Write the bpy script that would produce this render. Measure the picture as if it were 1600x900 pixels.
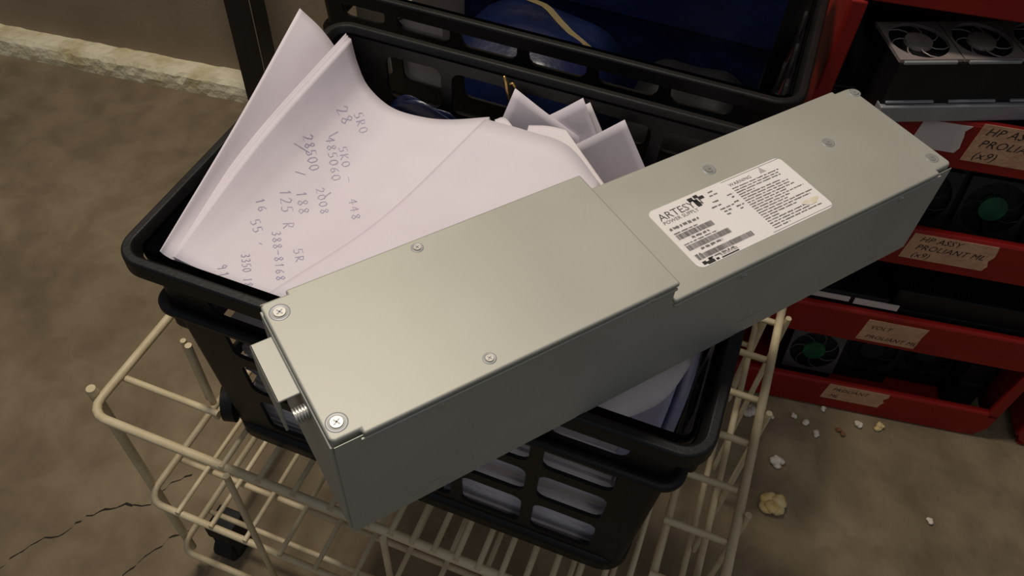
import bpy, bmesh, math, random
from mathutils import Vector, Matrix
from mathutils.bvhtree import BVHTree

random.seed(7)
for o in list(bpy.data.objects):
    bpy.data.objects.remove(o, do_unlink=True)
scene = bpy.context.scene
COL = scene.collection

# ------------------------------------------------------------------ camera
FPX = 1277.04
PITCH, YAW, ROLL = 0.876058, -0.308124, 0.072023
CAM = Vector((0.39942, -0.28483, 1.21962))
cp, sp = math.cos(PITCH), math.sin(PITCH)
FWD = Vector((math.sin(YAW)*cp, math.cos(YAW)*cp, -sp))
_r = Vector((math.cos(YAW), -math.sin(YAW), 0))
_u = _r.cross(FWD)
RIGHT = math.cos(ROLL)*_r + math.sin(ROLL)*_u
UP = -math.sin(ROLL)*_r + math.cos(ROLL)*_u
cam = bpy.data.cameras.new('camera')
cam.sensor_width = 36.0
cam.lens = FPX*36.0/1600.0
cam.clip_start = 0.02
camo = bpy.data.objects.new('camera', cam)
COL.objects.link(camo)
m3 = Matrix((RIGHT, UP, -FWD)).transposed()
camo.matrix_world = Matrix.Translation(CAM) @ m3.to_4x4()
scene.camera = camo

# ------------------------------------------------------------------ world, lights, exposure
scene.view_settings.view_transform = 'Standard'
scene.view_settings.look = 'None'
scene.view_settings.gamma = 1.0
scene.view_settings.use_curve_mapping = False
scene.view_settings.exposure = 0.0
world = bpy.data.worlds.new('world')
scene.world = world
world.use_nodes = True
bg = world.node_tree.nodes['Background']
bg.inputs[0].default_value = (0.86, 0.95, 1.08, 1)
bg.inputs[1].default_value = 0.15


def area(name, loc, target, sx, sy, power, col):
    l = bpy.data.lights.new(name, 'AREA')
    l.shape = 'RECTANGLE'
    l.size, l.size_y = sx, sy
    l.energy = power
    l.color = col
    o = bpy.data.objects.new(name, l)
    COL.objects.link(o)
    o.location = loc
    o.rotation_euler = (Vector(target)-Vector(loc)).to_track_quat('-Z', 'Y').to_euler()
    return o


area('ceiling_lamp_rear_offscreen', (-0.25, 0.38, 2.60), (-0.10, 0.16, 0.5), 0.30, 0.30, 25.5, (1.0, 0.905, 0.79))
area('ceiling_lamp_front_offscreen', (1.00, -0.75, 2.60), (0.45, 0.0, 0.5), 0.35, 0.70, 2.4, (1.0, 0.92, 0.86))


# ------------------------------------------------------------------ pixel helpers (1600 x 900 frame)
def ray(u, v):
    return (RIGHT*((u-800)/FPX) + UP*(-(v-450)/FPX) + FWD)


def at(u, v, z):
    d = ray(u, v)
    return CAM + d*((z-CAM.z)/d.z)


def on_plane(u, v, p0, n):
    d = ray(u, v)
    return CAM + d*((p0-CAM).dot(n)/d.dot(n))


# ------------------------------------------------------------------ materials
def lin(c):
    return tuple(((x/255)/12.92 if x/255 <= 0.04045 else ((x/255+0.055)/1.055)**2.4) for x in c) + (1.0,)


def mat(name, rgb, rough=0.6, metal=0.0, rgb2=None, scale=20.0, detail=4.0, bump=0.0, bscale=60.0, spec=0.5,
        stretch=None, lo=0.35, hi=0.65, sheen=0.0, rvar=0.0):
    m = bpy.data.materials.new(name)
    m.use_nodes = True
    nt = m.node_tree
    b = nt.nodes['Principled BSDF']
    b.inputs['Roughness'].default_value = rough
    b.inputs['Metallic'].default_value = metal
    b.inputs['Specular IOR Level'].default_value = spec
    tc = nt.nodes.new('ShaderNodeTexCoord')
    src = tc.outputs['Object']
    if stretch:
        mp = nt.nodes.new('ShaderNodeMapping')
        mp.inputs['Scale'].default_value = stretch
        nt.links.new(src, mp.inputs[0])
        src = mp.outputs[0]
    n = nt.nodes.new('ShaderNodeTexNoise')
    n.inputs['Scale'].default_value = scale
    n.inputs['Detail'].default_value = detail
    nt.links.new(src, n.inputs['Vector'])
    r = nt.nodes.new('ShaderNodeValToRGB')
    r.color_ramp.elements[0].position = lo
    r.color_ramp.elements[1].position = hi
    r.color_ramp.elements[0].color = lin(rgb)
    r.color_ramp.elements[1].color = lin(rgb2 if rgb2 else tuple(min(255, x*1.05) for x in rgb))
    nt.links.new(n.outputs[0], r.inputs[0])
    nt.links.new(r.outputs[0], b.inputs['Base Color'])
    if rvar:
        mr = nt.nodes.new('ShaderNodeMapRange')
        mr.inputs[3].default_value = rough-rvar
        mr.inputs[4].default_value = rough+rvar
        nt.links.new(n.outputs[0], mr.inputs[0])
        nt.links.new(mr.outputs[0], b.inputs['Roughness'])
    if bump:
        n2 = nt.nodes.new('ShaderNodeTexNoise')
        n2.inputs['Scale'].default_value = bscale
        n2.inputs['Detail'].default_value = 6
        nt.links.new(src, n2.inputs['Vector'])
        bp = nt.nodes.new('ShaderNodeBump')
        bp.inputs['Strength'].default_value = bump
        bp.inputs['Distance'].default_value = 0.01
        nt.links.new(n2.outputs[0], bp.inputs['Height'])
        nt.links.new(bp.outputs[0], b.inputs['Normal'])
    return m


def concrete():
    m = mat('concrete_floor', (126, 111, 87), 0.85, 0, (150, 133, 106), 3.2, 8, 0.25, 90, 0.25)
    nt = m.node_tree
    b = nt.nodes['Principled BSDF']
    old = b.inputs['Base Color'].links[0].from_socket
    tc = nt.nodes.new('ShaderNodeTexCoord')
    n = nt.nodes.new('ShaderNodeTexNoise')
    n.inputs['Scale'].default_value = 14
    n.inputs['Detail'].default_value = 7
    n.inputs['Distortion'].default_value = 0.35
    nt.links.new(tc.outputs['Object'], n.inputs['Vector'])
    r = nt.nodes.new('ShaderNodeValToRGB')
    r.color_ramp.elements[0].position = 0.36
    r.color_ramp.elements[1].position = 0.60
    r.color_ramp.elements[0].color = (0.68, 0.66, 0.64, 1)
    r.color_ramp.elements[1].color = (1, 1, 1, 1)
    nt.links.new(n.outputs[0], r.inputs[0])
    mx = nt.nodes.new('ShaderNodeMix')
    mx.data_type = 'RGBA'
    mx.blend_type = 'MULTIPLY'
    mx.inputs[0].default_value = 0.75
    nt.links.new(old, mx.inputs[6])
    nt.links.new(r.outputs[0], mx.inputs[7])
    nt.links.new(mx.outputs[2], b.inputs['Base Color'])
    return m


M = {}
M['floor'] = concrete()
M['wall'] = mat('wall_paint', (140, 123, 102), 0.9, 0, (152, 135, 113), 5, 5, 0.1, 120, 0.2)
M['kerb'] = mat('kerb_plaster', (206, 188, 138), 0.9, 0, (246, 236, 202), 14, 8, 0.6, 70, 0.2, lo=0.3, hi=0.6)
M['black'] = mat('black_plastic', (13, 12, 12), 0.48, 0, (19, 18, 18), 30, 4, 0.05, 300, 0.35)
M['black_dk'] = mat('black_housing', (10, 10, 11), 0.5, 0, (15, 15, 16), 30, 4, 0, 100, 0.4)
M['paper'] = mat('white_paper', (224, 215, 222), 0.8, 0, (230, 222, 228), 12, 3, 0.03, 40, 0.2)
M['paper_warm'] = mat('warm_paper', (224, 216, 218), 0.8, 0, (230, 222, 223), 12, 3, 0.03, 40, 0.2)
M['paper_blue'] = mat('bluish_paper', (178, 182, 212), 0.7, 0, (190, 194, 222), 12, 3, 0, 40, 0.3)
M['pile'] = mat('paper_edges', (216, 207, 212), 0.85, 0, (228, 220, 225), 40, 4, 0, 40, 0.2, stretch=(1, 1, 60))
M['ink'] = mat('blue_ink', (172, 167, 192), 0.7, 0, (194, 188, 206), 60, 2)
M['ink_black'] = mat('black_ink', (34, 28, 26), 0.8, 0, (48, 40, 36), 60, 2)
M['zinc'] = mat('zinc_plated_steel', (172, 171, 160), 0.55, 0.40, (182, 181, 170), 9, 5, 0.0, 100, 0.5, rvar=0.06)
M['screw'] = mat('screw_steel', (178, 176, 168), 0.42, 0.6, (190, 188, 180), 80, 2)
M['label'] = mat('label_paper', (236, 230, 226), 0.55, 0, (240, 234, 230), 30, 2)
M['stain'] = mat('label_stain', (224, 212, 186), 0.7, 0, (233, 226, 216), 200, 3)
M['print'] = mat('label_print', (92, 86, 84), 0.6, 0, (104, 98, 96), 60, 2)
M['print_dark'] = mat('label_print_dark', (36, 33, 33), 0.6, 0, (44, 41, 41), 60, 2)
M['print_light'] = mat('label_print_light', (176, 170, 166), 0.6)
M['barcode'] = mat('label_barcode', (70, 66, 64), 0.6)
M['wire'] = mat('cream_wire_coating', (198, 180, 142), 0.45, 0, (216, 200, 164), 25, 5, 0.06, 200, 0.5)
M['rubber'] = mat('black_rubber', (18, 17, 17), 0.7)
M['red'] = mat('red_plastic', (132, 15, 9), 0.55, 0, (146, 20, 12), 10, 4, 0.05, 200, 0.4)
M['tape'] = mat('masking_tape', (196, 150, 116), 0.85, 0, (208, 164, 130), 40, 4, 0.15, 90, 0.2)
M['sticker'] = mat('white_sticker', (212, 200, 192), 0.7, 0, (222, 210, 202), 20, 3)
M['fan_grey'] = mat('fan_guard_steel', (150, 138, 132), 0.45, 0.3, (164, 152, 146), 30, 3)
M['fan_dark'] = mat('fan_plastic', (28, 27, 28), 0.5, 0, (36, 34, 36), 30, 3)
M['fan_mid'] = mat('fan_frame_grey', (84, 78, 78), 0.5, 0, (96, 90, 90), 30, 3)
M['green'] = mat('green_fan_hub', (18, 70, 40), 0.5, 0, (30, 96, 54), 30, 3)
M['steel'] = mat('grey_steel_bar', (150, 151, 152), 0.45, 0.3, (162, 163, 164), 20, 3)
M['blue'] = mat('dark_blue_film', (9, 16, 40), 0.35, 0, (14, 27, 64), 12, 5, 0.25, 30, 0.5)
M['gold'] = mat('dull_gold_print', (112, 98, 66), 0.5, 0, (126, 110, 74), 30, 3)
M['card'] = mat('grey_card', (150, 136, 120), 0.85, 0, (160, 146, 130), 20, 4)
M['brass'] = mat('brass_clip', (176, 142, 84), 0.3, 0.9, (190, 156, 96), 60, 3)
M['crumb'] = mat('white_crumb', (226, 214, 196), 0.85, 0, (236, 226, 210), 60, 4, 0.2, 200)
M['popcorn'] = mat('yellow_popcorn', (206, 172, 96), 0.8, 0, (232, 214, 168), 45, 4, 0.2, 150)
M['crumb_brown'] = mat('brown_crumb', (128, 84, 56), 0.85, 0, (144, 98, 68), 60, 4)
M['crack'] = mat('crack_dark', (34, 28, 22), 0.95, 0, (46, 38, 30), 80, 4)
M['post'] = mat('black_steel_post', (22, 21, 22), 0.4, 0.2, (30, 28, 29), 20, 4)
M['edge_glint'] = mat('painted_highlight', (132, 124, 112), 0.5, 0.3)  # pale colour standing in for the highlight on the upright's edge


# ------------------------------------------------------------------ mesh helpers
class MB:
    def __init__(self):
        self.v = []
        self.f = []
        self.s = []

    def add(self, verts, faces, smooth=False):
        o = len(self.v)
        self.v += [Vector(p) for p in verts]
        self.f += [[i+o for i in f] for f in faces]
        self.s += [smooth]*len(faces)
        return self

    def box(self, x0, x1, y0, y1, z0, z1, M4=None):
        vs = [Vector((x, y, z)) for x in (x0, x1) for y in (y0, y1) for z in (z0, z1)]
        if M4 is not None:
            vs = [M4 @ p for p in vs]
        return self.add(vs, [(0, 1, 3, 2), (4, 6, 7, 5), (0, 4, 5, 1), (2, 3, 7, 6), (0, 2, 6, 4), (1, 5, 7, 3)])

    def tube(self, pts, r, n=8, closed=False):
        pts = [Vector(p) for p in pts]
        N = len(pts)
        rings = []
        prev = None
        for i, p in enumerate(pts):
            a = pts[(i-1) % N] if (closed or i > 0) else p
            b = pts[(i+1) % N] if (closed or i < N-1) else p
            t = (b-a).normalized()
            if prev is None:
                ref = Vector((0, 0, 1)) if abs(t.z) < 0.9 else Vector((1, 0, 0))
                nx = t.cross(ref).normalized()
            else:
                nx = (prev - t*prev.dot(t)).normalized()
            prev = nx
            ny = t.cross(nx)
            rings.append([p + nx*(r*math.cos(2*math.pi*k/n)) + ny*(r*math.sin(2*math.pi*k/n)) for k in range(n)])
        vs = [q for rg in rings for q in rg]
        fs = []
        for i in range(N if closed else N-1):
            j = (i+1) % N
            for k in range(n):
                l = (k+1) % n
                fs.append((i*n+k, j*n+k, j*n+l, i*n+l))
        self.add(vs, fs, True)
        if not closed:
            self.add(rings[0], [tuple(range(n))])
            self.add(rings[-1], [tuple(reversed(range(n)))])
        return self

    def cyl(self, c, axis, r0, r1, h, n=16, smooth=True):
        c = Vector(c)
        a = Vector(axis).normalized()
        ref = Vector((0, 0, 1)) if abs(a.z) < 0.9 else Vector((1, 0, 0))
        x = a.cross(ref).normalized()
        y = a.cross(x)
        A = [c + x*(r0*math.cos(2*math.pi*k/n)) + y*(r0*math.sin(2*math.pi*k/n)) for k in range(n)]
        B = [c + a*h + x*(r1*math.cos(2*math.pi*k/n)) + y*(r1*math.sin(2*math.pi*k/n)) for k in range(n)]
        self.add(A+B, [(k, (k+1) % n, n+(k+1) % n, n+k) for k in range(n)], smooth)
        self.add(A, [tuple(reversed(range(n)))])
        self.add(B, [tuple(range(n))])
        return self

    def prism(self, poly, z0, z1, M4=None):
        n = len(poly)
        vs = [Vector((p[0], p[1], z0)) for p in poly] + [Vector((p[0], p[1], z1)) for p in poly]
        if M4 is not None:
            vs = [M4 @ p for p in vs]
        self.add(vs, [tuple(reversed(range(n))), tuple(range(n, 2*n))] + [(i, (i+1) % n, n+(i+1) % n, n+i) for i in range(n)])
        return self

    def build(self, name, material, parent=None, world=False, bevel=0.0, seg=2, fix=True):
        vs = self.v
        if parent is not None and world:
            inv = parent.matrix_basis.inverted()
            vs = [inv @ p for p in vs]
        me = bpy.data.meshes.new(name)
        me.from_pydata([tuple(p) for p in vs], [], self.f)
        me.polygons.foreach_set('use_smooth', self.s)
        if fix:
            bm = bmesh.new()
            bm.from_mesh(me)
            bmesh.ops.recalc_face_normals(bm, faces=bm.faces)
            bm.to_mesh(me)
            bm.free()
        me.materials.append(material)
        me.update()
        o = bpy.data.objects.new(name, me)
        COL.objects.link(o)
        if parent is not None:
            o.parent = parent
        if bevel:
            md = o.modifiers.new('bevel', 'BEVEL')
            md.width = bevel
            md.segments = seg
            md.limit_method = 'ANGLE'
        return o


def tag(o, label=None, cat=None, group=None, kind=None):
    if label:
        o['label'] = label
    if cat:
        o['category'] = cat
    if group:
        o['group'] = group
    if kind:
        o['kind'] = kind
    return o


def empty(name, loc, label, cat, rz=0.0, group=None, basis=None):
    o = bpy.data.objects.new(name, None)
    o.empty_display_size = 0.05
    COL.objects.link(o)
    if basis is not None:
        o.matrix_basis = basis
    else:
        o.matrix_basis = Matrix.Translation(Vector(loc)) @ Matrix.Rotation(rz, 4, 'Z')
    return tag(o, label, cat, group)


def rrect(x0, x1, y0, y1, r, k=6):
    pts = []
    for cx, cy, a0 in ((x1-r, y1-r, 0), (x0+r, y1-r, 90), (x0+r, y0+r, 180), (x1-r, y0+r, 270)):
        for i in range(k+1):
            a = math.radians(a0+90*i/k)
            pts.append((cx+r*math.cos(a), cy+r*math.sin(a)))
    return pts


def ring_profile(mb, x0, x1, y0, y1, r, prof, k=6):
    """sweep a closed (offset inwards, z) profile round a rounded rectangle"""
    rings = [[Vector((p[0], p[1], z)) for p in rrect(x0+d, x1-d, y0+d, y1-d, max(r-d, 0.003), k)] for d, z in prof]
    n = len(rings[0])
    m = len(prof)
    vs = [q for rg in rings for q in rg]
    fs = []
    for j in range(m):
        j2 = (j+1) % m
        for i in range(n):
            i2 = (i+1) % n
            fs.append((j*n+i, j*n+i2, j2*n+i2, j2*n+i))
    return mb.add(vs, fs, True)


def text_mesh(s, size, shear=0.0, spacing=1.0, font_extrude=0.0):
    cu = bpy.data.curves.new('t', 'FONT')
    cu.body = s
    cu.size = size
    cu.shear = shear
    cu.space_character = spacing
    cu.extrude = font_extrude
    cu.resolution_u = 2
    o = bpy.data.objects.new('t', cu)
    COL.objects.link(o)
    bpy.context.view_layer.update()
    dg = bpy.context.evaluated_depsgraph_get()
    me = bpy.data.meshes.new_from_object(o.evaluated_get(dg))
    vs = [v.co.copy() for v in me.vertices]
    fs = [tuple(p.vertices) for p in me.polygons]
    bpy.data.objects.remove(o, do_unlink=True)
    bpy.data.meshes.remove(me)
    return vs, fs


# ------------------------------------------------------------------ the setting
mb = MB()
nx = 2
mb.add([(-4, -3, 0), (4, -3, 0), (4, 3.2, 0), (-4, 3.2, 0)], [(0, 1, 2, 3)])
floor = mb.build('floor', M['floor'])
tag(floor, 'bare mottled grey-brown concrete floor', 'floor', kind='structure')

WY = math.radians(7.0)
WM = Matrix.Translation(Vector((-1.317, 0.886, 0))) @ Matrix.Rotation(WY, 4, 'Z')   # x along the kerb, y into the wall
mb = MB()
mb.box(-2.0, 4.5, 0.047, 0.147, 0.0, 2.7, WM)
wall = mb.build('wall_back', M['wall'])
tag(wall, 'plain grey-brown wall rising behind the pale kerb', 'wall', kind='structure')

mb = MB()
N = 260
prof = [(0.0, 0.0), (-0.002, 0.02), (0.0, 0.042), (0.008, 0.051), (0.025, 0.053), (0.05, 0.054)]
vs, fs = [], []
for i in range(N+1):
    x = -1.6 + 4.6*i/N
    for j, (py, pz) in enumerate(prof):
        a = 0.0 if j in (0, 5) else 1.0
        vs.append(WM @ Vector((x, py + a*random.uniform(-.003, .003), pz + (0 if j == 0 else random.uniform(-.002, .002)))))
for i in range(N):
    for j in range(len(prof)-1):
        a = i*len(prof)+j
        fs.append((a, a+len(prof), a+len(prof)+1, a+1))
mb.add(vs, fs)
kerb = mb.build('baseboard_back', M['kerb'])
tag(kerb, 'rough yellowish plaster kerb along the foot of the wall', 'kerb', kind='structure')

# cracks in the floor
for pl in ([(-20, 905), (15, 872), (60, 845), (100, 832), (135, 806), (172, 793), (205, 788), (236, 786), (262, 757), (300, 742)],
           [(190, 900), (225, 872), (262, 842), (300, 828)]):
    pts = [at(u, v, 0.0006) for u, v in pl]
    fine = []
    for a, b in zip(pts, pts[1:]):
        for k in range(4):
            p = a.lerp(b, k/4)
            fine.append(p + Vector((random.uniform(-.003, .003), random.uniform(-.003, .003), 0)))
    fine.append(pts[-1])
    vs = []
    for i, p in enumerate(fine):
        w = random.uniform(.0008, .0024)
        vs += [p+Vector((0, w, 0)), p-Vector((0, w, 0))]
    c = MB().add(vs, [(2*i, 2*i+1, 2*i+3, 2*i+2) for i in range(len(fine)-1)]).build('crack', M['crack'], floor)

# ------------------------------------------------------------------ wire rack
RX0, RX1, RY0, RY1 = -0.139, 0.520, -0.014, 0.575
rack = empty('wire_rack', (0.19, 0.28, 0), 'cream coated wire rack trolley carrying two black crates', 'rack')
LEV = (0.461, 0.255, 0.100)


def frame(z, r, name, x0=RX0, x1=RX1, y0=RY0, y1=RY1, rad=0.02):
    pts = [(p[0], p[1], z) for p in rrect(x0, x1, y0, y1, rad, 4)]
    return MB().tube(pts, r, 10, True).build(name, M['wire'], rack, True)


def wire(name, a, b, r, m='wire'):
    return MB().tube([a, Vector(a).lerp(Vector(b), .5), b], r, 8).build(name, M[m], rack, True)


frame(LEV[0], 0.0050, 'top_rail')
z = LEV[0]+0.001
for y in (0.038, 0.20, 0.36, 0.52):
    wire('cross_wire', (RX0, y, z-.006), (-0.018, y, z-.006), 0.0040)
for y in [0.043+0.0585*k for k in range(9)]:
    wire('cross_wire', (0.452, y, z-.006), (RX1, y, z-.006), 0.0040)
for x in (-0.022, 0.456):
    wire('support_rod', (x, RY0+.05, z-.013), (x, RY1, z-.013), 0.0040)
for x in [0.024, 0.065, 0.104, 0.145, 0.185]+[0.21+0.0225*k for k in range(11)]:
    wire('deck_wire', (x, RY0-.004, z+.003), (x, RY1+.004, z+.003), 0.0030)
for lv in LEV[1:]:
    frame(lv, 0.0045, 'shelf_rail')
    wire('support_rod', (RX0, 0.05, lv-.006), (RX1, 0.05, lv-.006), 0.004)
    wire('support_rod', (RX0, 0.52, lv-.006), (RX1, 0.52, lv-.006), 0.004)
    for k in range(14):
        x = RX0+0.047*(k+1)
        if x < RX1-.01 and lv > .2:
            wire('deck_wire', (x, RY0-.003, lv+.006), (x, RY1+.003, lv+.006), 0.0032)
for x, y in ((RX0-.008, 0.006), (RX1+.008, 0.006), (RX0-.008, 0.555), (RX1+.008, 0.555)):
    wire('leg', (x, y, 0.055), (x, y, 0.470), 0.0058)
    MB().cyl((x, y, 0.468), (0, 0, 1), .0062, .0050, .007, 12).build('leg_cap', M['wire'], rack, True)
for y in (0.13, 0.255, 0.395):
    wire('upright_wire', (RX1+.008, y, 0.092), (RX1+.008, y, 0.470), 0.0036)
for y in (0.36,):
    wire('upright_wire', (RX0-.008, y, 0.092), (RX0-.008, y, 0.470), 0.0036)
for x in (0.032, 0.205, 0.36):
    wire('upright_wire', (x, RY0-.008, 0.092), (x, RY0-.008, 0.462), 0.0036)
# the short bright double wire rising beside the crate
a = at(333, 628, 0.452)
wire('upright_wire', (a.x, a.y, 0.450), (a.x, a.y, 0.556), 0.0036)
wire('upright_wire', (a.x-.008, a.y+.003, 0.450), (a.x-.008, a.y+.003, 0.556), 0.0030)
for x, y in ((RX0+.028, 0.045), (RX1-.02, 0.03), (RX0+.028, 0.53), (RX1-.02, 0.53)):
    cw = MB()
    cw.cyl((x-.014, y, 0.028), (1, 0, 0), 0.028, 0.028, 0.028, 20)
    w = cw.build('caster_wheel', M['rubber'], rack, True, bevel=0.003)
    f = MB()
    f.box(x-.019, x-.0155, y-.016, y+.016, 0.020, 0.070).box(x+.0155, x+.019, y-.016, y+.016, 0.020, 0.070)
    f.box(x-.019, x+.019, y-.02, y+.02, 0.066, 0.094)
    f.build('caster_fork', M['rubber'], rack, True, bevel=0.002)


# ------------------------------------------------------------------ black lattice crates
def lattice(mb, s0, s1, cols, rows, thick, tf):
    """plate in (s, z) with rounded windows; tf maps (s, depth, z) to world"""
    ss = [s0]
    for a, b in cols:
        ss += [a, b]
    ss.append(s1)
    edges_s = [s0] + [(cols[i][1]+cols[i+1][0])/2 for i in range(len(cols)-1)] + [s1]
    zt, zb, rws = rows
    edges_z = [zt] + [(rws[i][0]+rws[i+1][1])/2 for i in range(len(rws)-1)] + [zb]
    for i, (a, b) in enumerate(cols):
        for j, (lo, hi) in enumerate(rws):
            ox0, ox1 = edges_s[i], edges_s[i+1]
            oz0, oz1 = edges_z[j+1], edges_z[j]
            r = min(0.009, (hi-lo)*0.35)
            inn = rrect(a, b, lo, hi, r, 3)
            out = []
            for q, (px, pz) in enumerate(inn):
                c = q//4
                out.append(((ox1, ox0, ox0, ox1)[c], (oz1, oz1, oz0, oz0)[c]))
            n = len(inn)
            vs = [tf(p[0], d, p[1]) for d in (0, thick) for p in out] + [tf(p[0], d, p[1]) for d in (0, thick) for p in inn]
            fs = []
            for k in range(n):
                l = (k+1) % n
                fs.append((k, l, 2*n+l, 2*n+k))
                fs.append((n+k, 3*n+k, 3*n+l, n+l))
                fs.append((2*n+k, 2*n+l, 3*n+l, 3*n+k))
            # drop degenerate corners
            ff = []
            for f in fs:
                seen = []
                for v in f:
                    if not any((vs[v]-vs[w]).length < 1e-7 for w in seen):
                        seen.append(v)
                if len(seen) >= 3:
                    ff.append(seen)
            mb.add(vs, ff)


def crate(x0, x1, y0, y1, zr, h, label, cols_x, cols_y, rad=0.024, rws=((-.062, -.016), (-.122, -.076), (-.182, -.136), (-.252, -.197))):
    root = empty('plastic_crate', ((x0+x1)/2, (y0+y1)/2, zr-h), label, 'crate')
    mb = MB()
    ring_profile(mb, x0, x1, y0, y1, rad,
                 [(0.0, -0.016), (0.0, -0.002), (0.0015, 0.0), (0.0075, 0.0), (0.009, -0.002), (0.0145, -0.011), (0.0025, -0.011), (0.0025, -0.016)], 10)
    mb.s = [False]*len(mb.s)
    for v in mb.v:
        v.z += zr
    mb.build('rim', M['black'], root, True, bevel=0.0008)
    mb = MB()
    ring_profile(mb, x0+.008, x1-.008, y0+.008, y1-.008, rad*.8, [(0, -.071), (0, -.067), (0.002, -.065), (0.011, -.065), (0.011, -.071)], 8)
    for v in mb.v:
        v.z += zr
    mb.build('flange', M['black'], root, True)
    t = 0.0035
    ins = 0.014
    tap = 0.055
    rows = (-0.004, -h+0.004, list(rws))

    def sh(z):
        return ins + tap*(-z)
    mx_, my_ = (x0+x1)/2, (y0+y1)/2

    def tx_(s_, z):
        return mx_+(s_-mx_)*(1-tap*(-z)/(mx_-x0-ins))

    def ty_(s_, z):
        return my_+(s_-my_)*(1-tap*(-z)/(my_-y0-ins))
    fr = [lambda s, d, z: Vector((tx_(s, z), y0+sh(z)+d, zr+z)), lambda s, d, z: Vector((tx_(s, z), y1-sh(z)-d, zr+z)),
          lambda s, d, z: Vector((x0+sh(z)+d, ty_(s, z), zr+z)), lambda s, d, z: Vector((x1-sh(z)-d, ty_(s, z), zr+z))]
    for i, tf in enumerate(fr):
        mb = MB()
        if i < 2:
            lattice(mb, x0+.024, x1-.024, cols_x, rows, t, tf)
        else:
            lattice(mb, y0+.024, y1-.024, cols_y, rows, t, tf)
        mb.build(('front_wall', 'back_wall', 'side_wall', 'side_wall')[i], M['black'], root, True)
    # rounded corner columns, tapering with the walls
    for cx, cy, sx, sy in ((x0, y0, 1, 1), (x1, y0, -1, 1), (x0, y1, 1, -1), (x1, y1, -1, -1)):
        vs = []
        K = 7
        zs = [-0.004, -h/2, -h+0.002]
        for z in zs:
            i_ = sh(z)
            for dd in (0, t):
                for k in range(K):
                    a = math.pi/2*k/(K-1)
                    R = 0.011
                    px = i_ + R - (R-dd)*math.cos(a)
                    py = i_ + R - (R-dd)*math.sin(a)
                    vs.append(Vector((cx+sx*px, cy+sy*py, zr+z)))
        fs = []
        for j in range(len(zs)-1):
            for dd in (0, 1):
                for k in range(K-1):
                    a = (j*2+dd)*K+k
                    b = ((j+1)*2+dd)*K+k
                    fs.append((a, a+1, b+1, b))
        mb = MB().add(vs, fs, True)
        mb.build('corner_post', M['black'], root, True)
    i_ = sh(-h)
    mb = MB()
    mb.prism(rrect(x0+i_-.001, x1-i_+.001, y0+i_-.001, y1-i_+.001, 0.022), zr-h, zr-h+.006)
    mb.build('base', M['black'], root, True)
    mb = MB()
    ring_profile(mb, x0+i_-.005, x1-i_+.005, y0+i_-.005, y1-i_+.005, 0.026, [(0, -h), (0, -h+.017), (0.004, -h+.020), (0.008, -h+.020), (0.008, -h)], 6)
    for v in mb.v:
        v.z += zr
    mb.build('base_band', M['black'], root, True)
    return root, sh


colx = [(0.051+0.0725*k, 0.112+0.0725*k) for k in range(5)]
coly = [(0.046+0.066*k, 0.100+0.066*k) for k in range(4)]
ZR, CH = 0.75, 0.282
CR, SH = crate(-0.012, 0.452, -0.001, 0.353, ZR, CH, 'black lattice crate full of loose white paper under the metal power supply', colx, coly)
coly2 = [(0.445+0.072*k, 0.500+0.072*k) for k in range(3)]
crate(-0.085, 0.456, 0.400, 0.690, ZR, CH, 'black lattice crate behind the paper crate holding dark blue bags', [(-.044, .008)]+[(.022+.077*k, .086+.077*k) for k in range(5)], coly2, 0.03, ((-.042, -.016), (-.110, -.056), (-.180, -.132), (-.252, -.197)))
# round foot and latch bosses at the corners of the front crate
for nm, c, ax, r, h in (('corner_foot', (0.012, 0.040, 0.496), (-1, -0.5, 0), 0.021, 0.012),):
    MB().cyl(c, ax, r, r*.9, h, 20).build(nm, M['black'], CR, True, bevel=0.002)
mb = MB()
mb.box(-0.001, 0.020, 0.020, 0.062, 0.640, 0.672)
mb.build('stacking_lug', M['black'], CR, True, bevel=0.006, seg=3)
mb = MB()
mb.box(0.430, 0.452, 0.045, 0.085, 0.650, 0.680)
mb.build('stacking_lug', M['black'], CR, True, bevel=0.006, seg=3)


# ------------------------------------------------------------------ papers
def catmull(P, t):
    n = len(P)-1
    x = min(max(t, 0), 1)*n
    i = min(int(x), n-1)
    f = x-i
    p1, p2 = P[i], P[i+1]
    p0 = P[i-1] if i > 0 else p1*2-p2
    p3 = P[i+2] if i+2 <= n else p2*2-p1
    return 0.5*((2*p1) + (p2-p0)*f + (2*p0-5*p1+4*p2-p3)*f*f + (3*p1-p0-3*p2+p3)*f*f*f)


def sheet(name, rows, label, material=None, nu=28, nv=14, group=None, cat='paper', parent=None):
    """rows: front to back lists of 3-D control points; a sheet 0.5 mm thick"""
    rows = [[Vector(p) for p in r] for r in rows]
    vs = []
    for j in range(nv+1):
        v = j/nv
        for i in range(nu+1):
            u = i/nu
            col = [catmull(r, u) for r in rows]
            vs.append(catmull(col, v) if len(col) > 1 else col[0])
    fs = [(j*(nu+1)+i, j*(nu+1)+i+1, (j+1)*(nu+1)+i+1, (j+1)*(nu+1)+i) for j in range(nv) for i in range(nu)]
    loc = vs[0].copy()
    mb = MB().add([p-loc for p in vs], fs, True)
    o = mb.build(name, material or M['paper'], None, fix=False)
    o.location = loc
    md = o.modifiers.new('thickness', 'SOLIDIFY')
    md.thickness = 0.0005
    md.offset = 0
    tag(o, label, cat, group)
    return o, vs, fs


ZP = ZR


def W(x, y, z):
    return (x, y, ZP+z)


def WF(x, z):
    """a point of a sheet's edge along the front wall of the crate"""
    return W(x, .0176, z*.34)


def PX(u, v, z):
    return at(u, v, ZP+z)


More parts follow.
